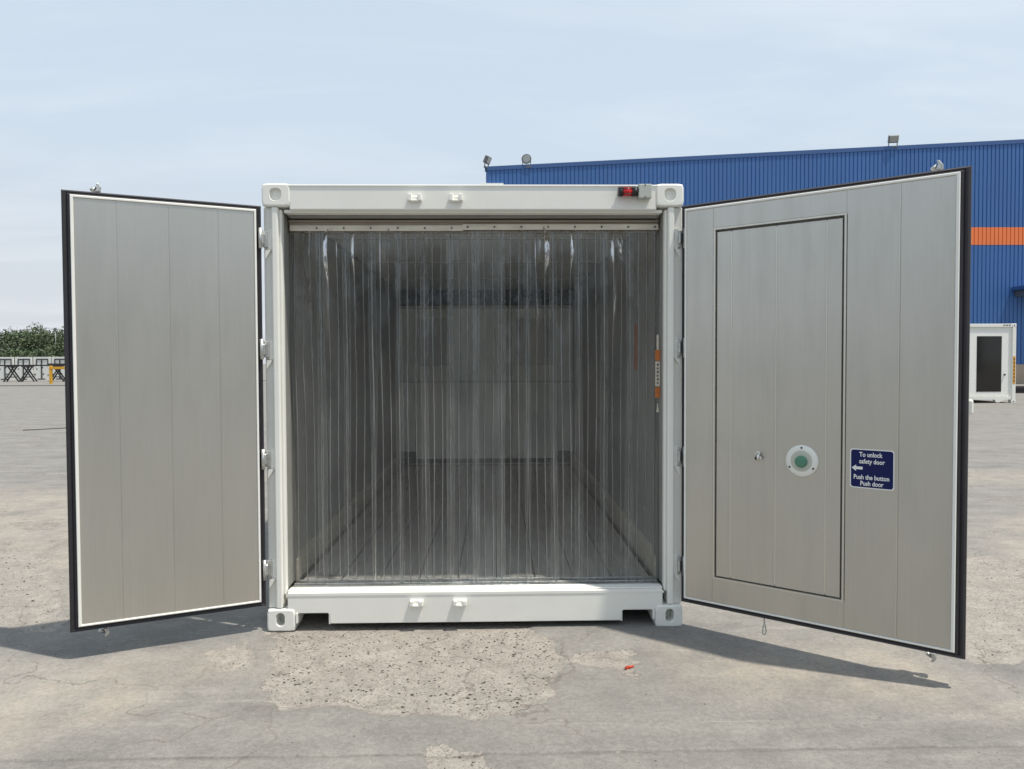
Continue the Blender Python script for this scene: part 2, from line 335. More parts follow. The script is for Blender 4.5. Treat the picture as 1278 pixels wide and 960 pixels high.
def build_ground():
    def axis(lo, hi, step, far0, far1, extra=()):
        c = list(np.arange(lo, hi + 1e-6, step)); v = c[0]; s = step
        while v > far0: s *= 1.22; v -= s; c.insert(0, v)
        v = c[-1]; s = step
        while v < far1: s *= 1.22; v += s; c.append(v)
        c = [q for q in c if all(abs(q - e) > 0.004 for e in extra)] + list(extra)
        return np.array(sorted(c))
    J = -1.45
    xs = axis(-3.3, 3.3, 0.02, -900, 900); ys = axis(-2.1, 0.8, 0.02, -500, 1500, (J - .0075, J - .0035, J, J + .0035, J + .0075))
    X, Y = np.meshgrid(xs, ys)
    wob = (fbm(X * 4, Y * 4, 3) - .47) * 0.22 + (fbm(X * 17, Y * 17, 9) - .47) * 0.08
    p = np.full(X.shape, -9.0)
    for q in PATCHES: p = np.maximum(p, polysdf(X, Y, q) + wob)
    patch = np.clip(p / 0.035 + 0.5, 0, 1)
    sd = np.full(X.shape, -9.0); wob2 = (fbm(X * 1.6, Y * 1.6, 21) - .47) * 0.9
    for q in SANDS: sd = np.maximum(sd, polysdf(X, Y, q) + wob2)
    sand = np.clip(sd / 0.5 + 0.3, 0, 1)
    near = np.exp(-np.maximum(0, np.hypot(X, Y) - 4.5) / 3)
    Z = -0.009 * patch * near + (fbm(X * 9, Y * 9, 5) - .47) * .002 * near - patch * near * (fbm(X * 22, Y * 22, 6)) * 0.005
    jd = np.abs(Y - J); Z -= np.where(jd < .005, 0.007, 0) * (0.45 + 0.55 * (fbm(X * 7, Y * 0 + 3, 8) > .4))
    nx, ny = len(xs), len(ys)
    idx = np.arange(nx * ny).reshape(ny, nx)
    F = np.stack([idx[:-1, :-1], idx[:-1, 1:], idx[1:, 1:], idx[1:, :-1]], -1).reshape(-1, 4)
    me = bpy.data.meshes.new('ground')
    me.vertices.add(nx * ny); me.vertices.foreach_set('co', np.stack([X, Y, Z], -1).astype(np.float32).ravel())
    me.loops.add(F.size); me.loops.foreach_set('vertex_index', F.astype(np.int32).ravel())
    me.polygons.add(len(F)); me.polygons.foreach_set('loop_start', np.arange(0, F.size, 4, dtype=np.int32)); me.polygons.foreach_set('loop_total', np.full(len(F), 4, np.int32))
    me.polygons.foreach_set('use_smooth', np.ones(len(F), bool))
    me.update(calc_edges=True); me.validate()
    for nm, a in (('patch', patch), ('sand', sand)):
        at = me.attributes.new(nm, 'FLOAT', 'POINT'); at.data.foreach_set('value', a.astype(np.float32).ravel())
    return me
def ground_mat():
    m = bpy.data.materials.new('worn_concrete'); m.use_nodes = True; t = m.node_tree; b = t.nodes['Principled BSDF']; L = t.links.new
    geo = t.nodes.new('ShaderNodeNewGeometry')
    def mapn(st, rot=0):
        q = t.nodes.new('ShaderNodeMapping'); q.inputs['Scale'].default_value = st; q.inputs['Rotation'].default_value = (0, 0, rot); L(geo.outputs['Position'], q.inputs[0]); return q.outputs[0]
    def noise(sc, st=(1, 1, 1), det=6, ro=.6, rot=0, dist=0):
        n = t.nodes.new('ShaderNodeTexNoise'); n.inputs['Scale'].default_value = sc; n.inputs['Detail'].default_value = det; n.inputs['Roughness'].default_value = ro
        n.inputs['Distortion'].default_value = dist; L(mapn(st, rot), n.inputs['Vector']); return n.outputs['Fac']
    def rng(v, a, c, lo=0, hi=1):
        q = t.nodes.new('ShaderNodeMapRange'); q.inputs['From Min'].default_value = a; q.inputs['From Max'].default_value = c; q.inputs['To Min'].default_value = lo; q.inputs['To Max'].default_value = hi
        L(v, q.inputs['Value']); return q.outputs[0]
    def mix(f, a, c, mode='MIX'):
        q = t.nodes.new('ShaderNodeMixRGB'); q.blend_type = mode
        for i, v in ((0, f), (1, a), (2, c)):
            if isinstance(v, (int, float)): q.inputs[i].default_value = v
            elif isinstance(v, tuple): q.inputs[i].default_value = (*v, 1)
            else: L(v, q.inputs[i])
        return q.outputs[0]
    def math_(op, a, c=None):
        q = t.nodes.new('ShaderNodeMath'); q.operation = op
        for i, v in ((0, a), (1, c)):
            if v is None: continue
            if isinstance(v, (int, float)): q.inputs[i].default_value = v
            else: L(v, q.inputs[i])
        return q.outputs[0]
    def attr(n):
        q = t.nodes.new('ShaderNodeAttribute'); q.attribute_name = n; return q.outputs['Fac']
    big = noise(.35, det=5); med = noise(1.6, (1, 1.6, 1), det=7, ro=.65, rot=.3); fine = noise(38, det=5, ro=.7); streak = noise(2.2, (.35, 3.2, 1), det=6, ro=.65, rot=.08)
    grit = noise(160, det=2, ro=.6)
    conc = mix(rng(med, .32, .7), (0.148, 0.144, 0.138), (0.252, 0.243, 0.228))
    conc = mix(rng(big, .4, .62, 0, .5), conc, (0.215, 0.205, 0.189))
    conc = mix(rng(streak, .56, .72, 0, .55), conc, (0.305, 0.290, 0.262))
    conc = mix(rng(streak, .42, .25, 0, .5), conc, (0.128, 0.123, 0.115))
    sandv = math_('MULTIPLY', attr('sand'), rng(noise(2.6, det=7, ro=.7), .34, .62, .15, .9))
    conc = mix(sandv, conc, (0.310, 0.280, 0.240))
    # eroded slab: pale beige cement with pebbles, and pits whose shade is painted as dark spots
    vor = t.nodes.new('ShaderNodeTexVoronoi'); vor.inputs['Scale'].default_value = 55; L(mapn((1, 1, 1)), vor.inputs['Vector'])
    agg = mix(rng(noise(6, det=5), .35, .68), (0.240, 0.221, 0.199), (0.305, 0.284, 0.256))
    agg = mix(rng(vor.outputs['Distance'], .12, .30, .75, 0), agg, (0.12, 0.10, 0.083))
    vo2 = t.nodes.new('ShaderNodeTexVoronoi'); vo2.inputs['Scale'].default_value = 34; L(mapn((1, 1.3, 1), .7), vo2.inputs['Vector'])
    agg = mix(math_('MULTIPLY', rng(vo2.outputs['Distance'], .16, .26, .85, 0), rng(noise(5, det=3), .42, .6)), agg, (0.075, 0.062, 0.052))
    agg = mix(rng(grit, .62, .74, 0, .5), agg, (0.38, 0.345, 0.30))
    pm = math_('ADD', attr('patch'), rng(noise(45, det=4), .3, .7, -.32, .32)); pm = rng(pm, .42, .58)
    # coarse areas further off
    farp = math_('MULTIPLY', rng(noise(.55, det=6, ro=.7, dist=.6), .60, .635), rng(noise(14, det=3), .35, .6, .35, 1))
    sepn = t.nodes.new('ShaderNodeSeparateXYZ'); L(geo.outputs['Position'], sepn.inputs[0])
    farp = math_('MULTIPLY', farp, rng(sepn.outputs['Y'], 1.2, 2.6))
    pm = math_('MAXIMUM', pm, farp)
    edge = math_('MULTIPLY', rng(pm, .02, .5), rng(pm, .98, .5))
    col = mix(pm, conc, agg)
    col = mix(math_('MULTIPLY', edge, .4), col, (0.11, 0.098, 0.085))  # shadow along the patch rim painted as a darker line
    # pock marks, scratches and dark specks in the smooth slab
    v2 = t.nodes.new('ShaderNodeTexVoronoi'); v2.inputs['Scale'].default_value = 9; L(mapn((1, 1, 1)), v2.inputs['Vector'])
    sp = math_('MULTIPLY', rng(v2.outputs['Distance'], .085, .05), rng(noise(3), .5, .62)); col = mix(math_('MULTIPLY', sp, .75), col, (0.09, 0.08, 0.072))
    v3 = t.nodes.new('ShaderNodeTexVoronoi'); v3.feature = 'DISTANCE_TO_EDGE'; v3.inputs['Scale'].default_value = .55
    dv = t.nodes.new('ShaderNodeVectorMath'); dv.operation = 'ADD'; n3 = t.nodes.new('ShaderNodeTexNoise'); n3.inputs['Scale'].default_value = 1.8; n3.inputs['Detail'].default_value = 5
    L(geo.outputs['Position'], n3.inputs['Vector']); L(n3.outputs['Color'], dv.inputs[0]); L(geo.outputs['Position'], dv.inputs[1]); L(dv.outputs[0], v3.inputs['Vector'])
    crack = math_('MULTIPLY', rng(v3.outputs['Distance'], .0050, .0015), rng(noise(1.1), .40, .5)); col = mix(math_('MULTIPLY', crack, .7), col, (0.14, 0.125, 0.11))
    scr = math_('MULTIPLY', rng(noise(3.2, (.16, 5, 1), det=2, rot=.5), .69, .72), .5); col = mix(scr, col, (0.33, 0.315, 0.29))
    # saw-cut joints of the slabs
    def joint(out_, off, pitch):
        a = math_('ADD', out_, off); a = math_('DIVIDE', a, pitch); a = math_('FRACT', a); a = math_('SUBTRACT', a, .5); a = math_('ABSOLUTE', a)
        a = math_('SUBTRACT', .5, a); a = math_('MULTIPLY', a, pitch); return rng(a, .009, .004)
    jw = math_('ADD', sepn.outputs['Y'], rng(noise(5), .3, .7, -.006, .006)); jx = math_('ADD', sepn.outputs['X'], rng(noise(4), .3, .7, -.008, .008))
    jy = math_('MULTIPLY', joint(jw, 101.45, 5.0), .6); jxx = math_('MULTIPLY', joint(jx, 99.28, 5.0), .12)
    col = mix(math_('MULTIPLY', math_('MAXIMUM', jy, jxx), rng(noise(2.3), .3, .6, .3, 1)), col, (0.12, 0.11, 0.10))
    col = mix(1.0, col, rng(fine, .25, .75, .78, 1.21), 'MULTIPLY')
    col = mix(1.0, col, rng(noise(7, det=8, ro=.78, dist=.4), .3, .7, .86, 1.13), 'MULTIPLY')
    col = mix(1.0, col, rng(noise(110, det=3, ro=.7), .3, .7, .84, 1.15), 'MULTIPLY')
    blot = noise(13, (1, 1.5, 1), det=5, ro=.7); col = mix(rng(blot, .62, .70, 0, .42), col, (0.115, 0.106, 0.096)); col = mix(rng(blot, .36, .28, 0, .40), col, (0.33, 0.31, 0.28))
    v4 = t.nodes.new('ShaderNodeTexVoronoi'); v4.inputs['Scale'].default_value = 24; L(mapn((1, 1.2, 1), .4), v4.inputs['Vector'])
    col = mix(math_('MULTIPLY', rng(v4.outputs['Distance'], .13, .08, 0, .8), rng(noise(4.2), .52, .6)), col, (0.07, 0.06, 0.052))
    L(col, b.inputs['Base Color']); b.inputs['Roughness'].default_value = .85; b.inputs['Specular IOR Level'].default_value = .3
    hgt = math_('ADD', math_('MULTIPLY', fine, .25), math_('MULTIPLY', math_('MULTIPLY', pm, vor.outputs['Distance']), 1.2)); hgt = math_('ADD', hgt, math_('MULTIPLY', grit, .12))
    bp = t.nodes.new('ShaderNodeBump'); bp.inputs['Strength'].default_value = .55; bp.inputs['Distance'].default_value = .006; L(hgt, bp.inputs['Height']); L(bp.outputs[0], b.inputs['Normal'])
    return m
gme = build_ground(); gme.materials.append(ground_mat()); tag(obj('ground', gme), kind='structure')

# ------------------------------------------------------------------ container
CT = thing('shipping_container', 'white insulated shipping container with both end doors swung wide open on the concrete', 'container')
OX = 1.085                       # half the clear door opening between the posts
ZS, ZH = 0.216, 2.44             # sill top, header underside
def casting(sx, top, rear):
    x0, x1 = (1.219 - .165, 1.219) if sx > 0 else (-1.219, -1.219 + .165)
    z0, z1 = (2.591 - .132, 2.591) if top else (-.008, .124)
    d = .178; bev = .012
    t = bmesh.new(); m = MB(WHITE)
    if top:    # rounded shield-shaped hole
        cx, cz = (x0 + x1) / 2 + .002 * sx, (z0 + z1) / 2 + .004
        hole = []
        for k in range(28):
            a = 2 * math.pi * k / 28; rx, rz = .033, (.030 if math.sin(a) > 0 else .042)
            hole.append((cx + rx * math.copysign(abs(math.cos(a)) ** .8, math.cos(a)), cz + rz * math.copysign(abs(math.sin(a)) ** .85, math.sin(a)) + .004))
    else:
        cx, cz = (x0 + x1) / 2 + .004 * sx, (z0 + z1) / 2 + .005
        hole = []
        for k in range(28):
            a = 2 * math.pi * k / 28; hole.append((cx + .0245 * math.cos(a), cz + .0245 * math.sin(a) + (.014 if math.sin(a) >= 0 else -.014)))
    def ring(off, r):    # outer outline sampled at the same angles as the hole
        a0, a1, b0, b1 = x0 + off, x1 - off, z0 + off, z1 - off; mx_, mz_ = (a0 + a1) / 2, (b0 + b1) / 2; hx, hz_ = (a1 - a0) / 2, (b1 - b0) / 2
        o = []
        for k in range(28):
            a = 2 * math.pi * k / 28; c, s_ = math.cos(a), math.sin(a)
            q = (abs(c / hx) ** 9 + abs(s_ / hz_) ** 9) ** (-1 / 9); o.append((mx_ + c * q, mz_ + s_ * q))
        return o
    Y = lambda pts, y: [(x, y, z) for x, z in pts]
    y0 = -.003
    m.loops([Y(hole, y0 + (.022 if top else .10)), Y(hole, y0 + .004), Y([(cx + (x - cx) * 1.07, cz + (z - cz) * 1.07) for x, z in hole], y0), Y(ring(.010, 0), y0), Y(ring(.003, 0), y0 + .004), Y(ring(0, 0), y0 + .012), Y(ring(0, 0), y0 + d)], cap0=True, cap1=True)
    o = m.build('corner_casting', CT)
    if rear: o.scale = (1, -1, 1); o.location = (0, 6.055, 0)
    return o
for sx in (-1, 1):
    for top in (0, 1):
        casting(sx, top, False); casting(sx, top, True)
for sx in (-1, 1):
    m = MB(WHITE)
    # J-shaped corner post: thin outer leg set back, thick inner leg with a chamfered lip
    m.box(min(sx * 1.165, sx * 1.216), max(sx * 1.165, sx * 1.216), .030, .20, .125, 2.458, .004)
    m.box(min(sx * 1.166, sx * 1.128), max(sx * 1.166, sx * 1.128), .004, .20, .126, 2.457, .008, 2)
    m.box(min(sx * 1.129, sx * 1.112), max(sx * 1.129, sx * 1.112), .030, .075, .20, 2.447, .006, 2)
    m.build('corner_post', CT)
    m = MB(WHITE)
    m.box(min(sx * 1.10, sx * 1.216), max(sx * 1.10, sx * 1.216), 5.90, 6.05, .125, 2.458, .006); m.build('rear_post', CT)
    m = MB(GREYSEAL)
    m.box(min(sx * 1.128, sx * 1.110), max(sx * 1.128, sx * 1.110), .076, .30, .23, 2.43, .004); m.build('door_jamb_seal', CT)
    m = MB(WHITE); m.box(min(sx * 1.19, sx * 1.214), max(sx * 1.19, sx * 1.214), .20, 5.90, .12, 2.46, .003)
    m.box(min(sx * 1.12, sx * 1.216), max(sx * 1.12, sx * 1.216), .18, 5.9, .03, .13, .004); m.box(min(sx * 1.12, sx * 1.216), max(sx * 1.12, sx * 1.216), .18, 5.9, 2.50, 2.58, .004); m.build('side_wall', CT)
    m = MB(LINER); m.box(min(sx * 1.135, sx * 1.19), max(sx * 1.135, sx * 1.19), .21, 5.62, .20, 2.50); m.build('side_liner', CT)
    # raised kick strip along the foot of the side wall
    m = MB(PLATEALU)
    m.prism([(sx * 1.134, .215), (sx * 1.104, .215), (sx * 1.104, .345), (sx * 1.108, .352), (sx * 1.134, .366)], .255, 5.58, .0); m.build('scuff_liner', CT)
m = MB(WHITE)
m.prism([(-1.06, 2.44), (1.06, 2.44), (1.06, 2.574), (1.05, 2.581), (-1.05, 2.581), (-1.06, 2.574)], .002, .16, .006); m.box(-1.07, 1.07, -.002, .03, 2.572, 2.5835, .003)
m.build('header', CT)
m = MB(WHITE); m.box(-1.10, 1.10, .03, .21, 2.428, 2.446, .004); m.use(GREYSEAL); m.box(-1.09, 1.09, .10, .24, 2.414, 2.4285, .003); m.build('header_moulding', CT)
def sill_poly():
    p = [(-1.10, .216), (-1.10, .10), (-1.045, .10), (-1.045, .096), (-.868, .096), (-.858, .086), (-.853, .034)]
    return p + [(-x, z) for x, z in p[::-1]]
m = MB(WHITE); m.prism(sill_poly(), .006, .05, .004)
m.box(-1.10, 1.10, .05, .24, .17, .2145, .003)
for s_ in (-1, 1):   # side cheek of the fork pocket, as a folded lip
    a, b_ = sorted((s_ * .852, s_ * .862)); m.box(a, b_, .008, .30, .03, .092, .002)
    a, b_ = sorted((s_ * 1.04, s_ * 1.052)); m.box(a, b_, -.002, .20, .04, .10, .002)
m.build('sill', CT)
m = MB(WHITE)
m.prism([(-1.112, .196), (1.112, .196), (1.098, .2165), (-1.098, .2165)], .0035, .03, .003); m.box(-1.106, 1.106, .031, .095, .2155, .224, .004)
m.build('sill_lip', CT)
m = MB(GALV); m.box(-1.106, 1.106, .097, .268, .200, .2175, .002)
for y in (.10, .175, .25): m.box(-1.105, 1.105, y, y + .010, .2170, .2245, .002)
m.build('threshold_channel', CT)
m = MB(DARK); m.box(-1.12, 1.12, .30, 5.9, .06, .165); m.build('underframe', CT)
m = MB(WHITE); m.box(-1.17, 1.17, .162, 5.93, 2.535, 2.576, .004); m.build('roof', CT)
m = MB(CEIL); m.box(-1.134, 1.134, .25, 5.62, 2.50, 2.534); m.build('ceiling_liner', CT)
for k in range(3):     # seams of the ceiling sheets
    m = MB(LINER); m.box(-1.13, 1.13, 1.4 + k * 1.4, 1.43 + k * 1.4, 2.492, 2.502); m.build('ceiling_joint', CT)
pl = None
for k in range(9):
    if pl is None:
        m = MB(FLOORALU); m.box(-.1165, .1165, .27, 5.58, .170, .2190, .004)
        for q in (-.08, 0, .08): m.box(q - .012, q + .012, .27, 5.58, .2185, .2205)
        pl = m.build('floor_plank', CT); o = pl
    else: o = dup(pl, CT)
    o.location = (-.96 + k * .24, 0, 0)
# bulkhead at the far end with the cooling unit's openings
m = MB(WHITE); m.box(-1.16, 1.16, 5.66, 6.04, .05, 2.57, .004); m.build('end_wall', CT)
bw = [(-1.13, -.93), (-.925, -.335), (-.33, .33), (.335, .925), (.93, 1.13)]
for x0, x1 in bw:
    m = MB(BULK); m.box(x0, x1, 5.55, 5.60, .30, 1.30, .003); m.build('bulkhead_panel', CT)
    m = MB(BULK); m.box(x0, x1, 5.553, 5.60, 1.306, 2.26, .003); m.build('bulkhead_panel', CT)
m = MB(DARK); m.box(-1.13, 1.13, 5.605, 5.655, .20, 2.50); m.build('bulkhead_backing', CT)
m = MB(GRILLE)
m.box(-1.128, 1.128, 5.575, 5.60, 2.292, 2.498)
for k in range(3): m.box(-1.12, 1.12, 5.54, 5.574, 2.325 + k * .060, 2.345 + k * .060, .003)
m.build('air_grille', CT)
m = MB(PLATEALU); m.box(-1.13, 1.13, 5.52, 5.56, 2.265, 2.29, .003); m.build('grille_edge', CT)
m = MB(PLATEALU); m.box(-.98, 1.13, 5.48, 5.52, .235, .25, .002); m.build('drain_rail', CT)
for x in (-1.02, 1.0):
    m = MB(GRILLE); m.box(x - .11, x + .11, 5.46, 5.55, .31, .40, .006); m.build('sensor_box', CT)
for x0, x1, z0, z1 in ((-.86, -.42, 1.52, 2.12), (.40, .86, 1.52, 2.12)):
    m = MB(LINER); m.box(x0, x1, 5.535, 5.555, z0, z1, .004); m.build('access_hatch', CT)
# cam keepers on header and sill
def keeper(x, z, top):
    m = MB(WHITE)
    m.box(x - .040, x + .040, -.010, .008, z - .013, z + .013, .003)
    for s_ in (-1, 1): m.prism([(x + s_ * .040, z - .016), (x + s_ * .020, z - .016), (x + s_ * .016, z + .020 * (1 if top else .6)), (x + s_ * .036, z + .024 * (1 if top else .6))], -.034, .006, .003)
    m.box(x - .022, x + .022, -.032, -.010, z - .020, z - .010, .002)
    m.build('cam_keeper', CT)
for x, z, t_ in ((-.339, 2.503, 1), (-.103, 2.503, 1), (-.347, .158, 0), (-.094, .158, 0)): keeper(x, z, t_)
# hinges
HZ = (2.274, 1.639, 1.004, .360)
for sx in (-1, 1):
    for z in HZ:
        m = MB(GALV)
        a, b_ = sorted((sx * 1.188, sx * 1.219)); m.box(a, b_, .008, .034, z - .048, z + .048, .004, 2)
        a, b_ = sorted((sx * 1.160, sx * 1.190)); m.use(WHITE).prism([(a, z - .058), (b_, z - .064), (b_, z + .060), (a, z + .056)], .018, .034, .002)
        m.use(GALV).cyl((sx * 1.2225, -.018, z - .058), (sx * 1.2225, -.018, z + .058), .011, n=12)
        m.use(WHITE)
        a, b_ = sorted((sx * 1.170, sx * 1.205)); m.prism([(a, z - .062), (b_, z - .062), (b_ if sx > 0 else a, z - .115)], .012, .032)
        m.build('hinge', CT)

# ---------------------------------------------------------------- doors
def door_frame(side):
    if side == 'L': O = Vector((-1.212, -.020, 0)); a = R(25.3); u = Vector((-math.cos(a), -math.sin(a), 0)); n = Vector((math.sin(a), -math.cos(a), 0))
    else: O = Vector((1.191, -.022, 0)); a = R(39.6); u = Vector((math.cos(a), -math.sin(a), 0)); n = Vector((-math.sin(a), -math.cos(a), 0))
    # local x = along the leaf from the hinge, y = away from the inner face, z = up
    if side == 'L': X = -u        # keep a right-handed frame: local x runs towards the hinge
    else: X = u
    return Matrix(((X.x, -n.x, 0, O.x), (X.y, -n.y, 0, O.y), (0, 0, 1, 0), (0, 0, 0, 1)))
def ring_mesh(m, o, i, yo, yi, yb):
    """rectangular ring between outline o (at yo) and inner outline i (at yi), with outer side back to yb"""
    P = lambda q, y: [(q[0], y, q[2]), (q[1], y, q[2]), (q[1], y, q[3]), (q[0], y, q[3])]
    m.loops([P(o, yb), P(o, yo), P(i, yi), P(i, yi + .012)], cap0=False, cap1=False)
def make_door(side, W):
    sg = -1 if side == 'L' else 1
    fx = lambda a, b_: (min(sg * a, sg * b_), max(sg * a, sg * b_))
    z0, z1 = .150, 2.458
    mm = door_frame(side)
    m = MB(WHITE); a, b_ = fx(.056, W - .006); m.box(a, b_, .030, .082, z0 + .008, z1 - .008, .004); D = m.build('door', CT); D.matrix_local = mm
    D['label'] = 'narrow door leaf with four plain brushed aluminium panels' if side == 'L' else 'wide door leaf with inset safety door, green button and blue sign'
    # perimeter gasket: soft rubber lip sloping from the liner down to the flange
    g = MB(RUBBER)
    P = lambda q, y: [(q[0], y, q[2]), (q[1], y, q[2]), (q[1], y, q[3]), (q[0], y, q[3])]
    def q(iu0, iu1, iz0, iz1): a_, b2 = fx(iu0, W - iu1); return (a_, b2, z0 + iz0, z1 - iz1)
    g.loops([P(q(.060, .02, .01, .01), .060), P(q(.022, .002, 0, 0), .052), P(q(.004, -.003, -.003, -.003), .044), P(q(.0, -.003, -.003, -.003), .026), P(q(.008, .006, .005, .005), .016), P(q(.020, .020, .014, .012), .020), P(q(.026, .025, .020, .017), .010), P(q(.030, .034, .026, .022), .004), P(q(.032, .038, .030, .025), .010), P(q(.032, .038, .030, .025), .04)], cap0=False, cap1=False)
    g.build('gasket', D)
    # folded white edge trim round the liner
    t = MB(WHITE2)
    t.loops([P(q(.031, .037, .029, .024), .03), P(q(.031, .037, .029, .024), -.004), P(q(.034, .040, .032, .027), -.007), P(q(.041, .051, .037, .035), -.007), P(q(.043, .053, .039, .037), -.003), P(q(.043, .053, .039, .037), .03)], cap0=False, cap1=False)
    t.build('edge_trim', D)
    return D, fx, z0 + .039, z1 - .037
# left leaf
DL, fx, lz0, lz1 = make_door('L', .990)
edges = [.043, .236, .488, .742, .937]
for a, b_ in zip(edges, edges[1:]):
    m = MB(BRUSH); p, q_ = fx(a + .0014, b_ - .0014); m.box(p, q_, -.0015, .012, lz0 + .001, lz1 - .001, .0022, 2); m.build('liner_panel', DL)
m = MB(BRUSH); p, q_ = fx(.040, .939); m.box(p, q_, .0006, .030, lz0, lz1); m.build('liner_backing', DL)
# right leaf
WR = 1.452
DR, fr_, rz0, rz1 = make_door('R', WR)
m = MB(BRUSH)
m.box(.040, .219, .0006, .030, rz0, rz1); m.box(.919, 1.402, .0006, .030, rz0, rz1); m.box(.219, .919, .0006, .030, rz0, .332); m.box(.219, .919, .0006, .030, 2.298, rz1); m.build('liner_backing', DR)
for x0, x1, a, b_ in ((.043, .2045, rz0, rz1), (.2075, .9165, 2.306, rz1), (.2075, .9165, rz0, .324), (.9195, 1.164, rz0, rz1), (1.167, 1.399, rz0, rz1)):
    m = MB(BRUSH); m.box(x0, x1, -.0015, .012, a + .001, b_ - .001, .0022, 2); m.build('liner_panel', DR)
m = MB(RIBALU); m.box(1.1580, 1.1640, -.0030, -.0010, rz0 + .01, rz1 - .01, .0012); m.build('seam_ridge', DR)
# safety door set into the right leaf: bright frame, grey joint coloured as its shadow line, ribbed panels
m = MB(RIBALU)
P4 = lambda x0, x1, a, b_, y: [(x0, y, a), (x1, y, a), (x1, y, b_), (x0, y, b_)]
m.loops([P4(.1935, .9025, .324, 2.306, .012), P4(.1935, .9025, .324, 2.306, -.005), P4(.2035, .8925, .334, 2.296, -.005), P4(.2065, .8895, .337, 2.293, .022)], cap0=False, cap1=False); m.build('safety_door_frame', DR)
m = MB(GREYSEAL); m.box(.198, .898, .0245, .031, .330, 2.300); m.build('safety_door_shadow_joint', DR)  # grey backing stands for the shadow line around the safety door
SX = [.2105, .296, .546, .806, .882]
for a, b_ in zip(SX, SX[1:]):
    m = MB(BRUSH); m.box(a + .0008, b_ - .0008, .004, .020, .341, 2.283, .0022, 2); m.build('safety_door_panel', DR)
for x in SX[1:-1]:
    m = MB(RIBALU); m.box(x - .0045, x + .0045, .0015, .006, .350, 2.278, .0018); m.build('safety_door_rib', DR)
# emergency release button
def disc(m, cx, cz, prof, n=36):
    m.loops([[(cx + r * math.cos(2 * math.pi * k / n), y, cz + r * math.sin(2 * math.pi * k / n)) for k in range(n)] for r, y in prof], cap0=False, cap1=True, smooth=True)
bx_, bz = .688, 1.033
m = MB(BUTTONWHITE); disc(m, bx_, bz, [(.084, .004), (.084, -.004), (.080, -.008), (.060, -.013), (.056, -.012)]); m.use(BUTTONCUP)
disc(m, bx_, bz, [(.056, -.012), (.053, -.0135), (.050, -.0125)]); disc(m, bx_, bz, [(.050, -.0130), (.046, -.0145), (.044, -.0140)])
m.use(BUTTONGREEN); disc(m, bx_ + .001, bz - .002, [(.031, -.012), (.031, -.024), (.028, -.030), (.018, -.033)])
m.use(DARKSCREW)
for a in (90, 210, 330): disc(m, bx_ + .070 * math.cos(R(a)), bz + .070 * math.sin(R(a)), [(.0055, -.008), (.0055, -.0125), (.004, -.0135)], 10)
m.build('release_button', DR, recalc=False)
# small latch pull
m = MB(CHROME); m.cyl((.458, .004, 1.058), (.458, -.018, 1.058), .012, n=12); m.cyl((.458, -.014, 1.056), (.462, -.030, 1.026), .009, .006, n=10); m.cyl((.470, -.004, 1.034), (.470, -.022, 1.034), .009, n=10)
m.use(BLACKPL).cyl((.446, .004, 1.030), (.446, -.010, 1.030), .010, n=10); m.build('latch_pull', DR)
for o in DR.children:
    if o.name.split('.')[0] in ('safety_door_frame', 'safety_door_shadow_joint', 'safety_door_panel', 'safety_door_rib', 'release_button', 'latch_pull'): o.location.x += .014
# locking rods with their cams, brackets and handle on the outer face
def lock_rod(D, x, sg):
    m = MB(GALV); m.cyl((x, .125, .10), (x, .125, 2.505), .016, n=12); m.build('lock_rod', D)
    for z, s_ in ((2.490, 1), (.112, -1)):
        m = MB(GALV)
        m.cyl((x, .125, z - .012), (x, .125, z + .010), .019, n=12)
        m.prism([(x - .008, z - .012 * s_), (x + .014, z - .012 * s_), (x + .022, z + .012 * s_), (x + .008, z + .032 * s_), (x - .004, z + .034 * s_), (x + .002, z + .012 * s_)], .085, .120, .003)
        m.cyl((x - .026, .098, z - .006 * s_), (x - .006, .112, z + .012 * s_), .010, n=8)
        m.build('cam_lock', D)
    for z in (2.30, 1.55, .80, .30):
        m = MB(GALV); m.box(x - .03, x + .03, .093, .148, z - .025, z + .025, .006); m.build('rod_bracket', D)
for D_, sg in ((DL, -1), (DR, 1)):
    for z in HZ:
        m = MB(GALV)
        for x0, x1, y0, y1 in ((-.009, .003, -.002, .094), (.002, .19, .0825, .0945)):
            a, b_ = sorted((sg * x0, sg * x1)); m.box(a, b_, y0, y1, z - .030, z + .030, .003)
        m.build('hinge_blade', D_)
lock_rod(DL, -.832, -1); lock_rod(DR, 1.305, 1)
m = MB(WHITE); m.box(1.30, 1.462, .118, .142, 1.30, 1.372, .010, 3); m.build('rod_handle', DR)
m = MB(WHITE); m.box(-.845, -.40, .128, .142, 1.18, 1.215, .006); m.build('rod_handle', DL)

# sign on the wide leaf
def text_mesh(body, size, off=.0):
    c = bpy.data.curves.new('lettering', 'FONT'); c.body = body; c.size = size; c.align_x = 'CENTER'; c.align_y = 'CENTER'; c.offset = off; c.resolution_u = 3; c.extrude = .0004
    o = bpy.data.objects.new('lettering', c); COL.objects.link(o)
    bpy.context.view_layer.update()
    me = bpy.data.meshes.new_from_object(o.evaluated_get(bpy.context.evaluated_depsgraph_get())); bpy.data.objects.remove(o); bpy.data.curves.remove(c)
    return me
sx0, sz0 = 1.045, 1.018
SG = thing('safety_sign', 'dark blue safety door sign with white writing stuck on the brushed metal door leaf', 'sign')
SG.matrix_world = door_frame('R') @ Matrix.Translation((sx0, -.0018, sz0))
Yp = lambda pts, y: [(x, y, z) for x, z in pts]
m = MB(SIGNWHITE); m.loops([Yp(rrect(-.103, .103, -.0985, .0985, .014), .0005), Yp(rrect(-.103, .103, -.0985, .0985, .014), -.0012)], True, True); m.build('border', SG)
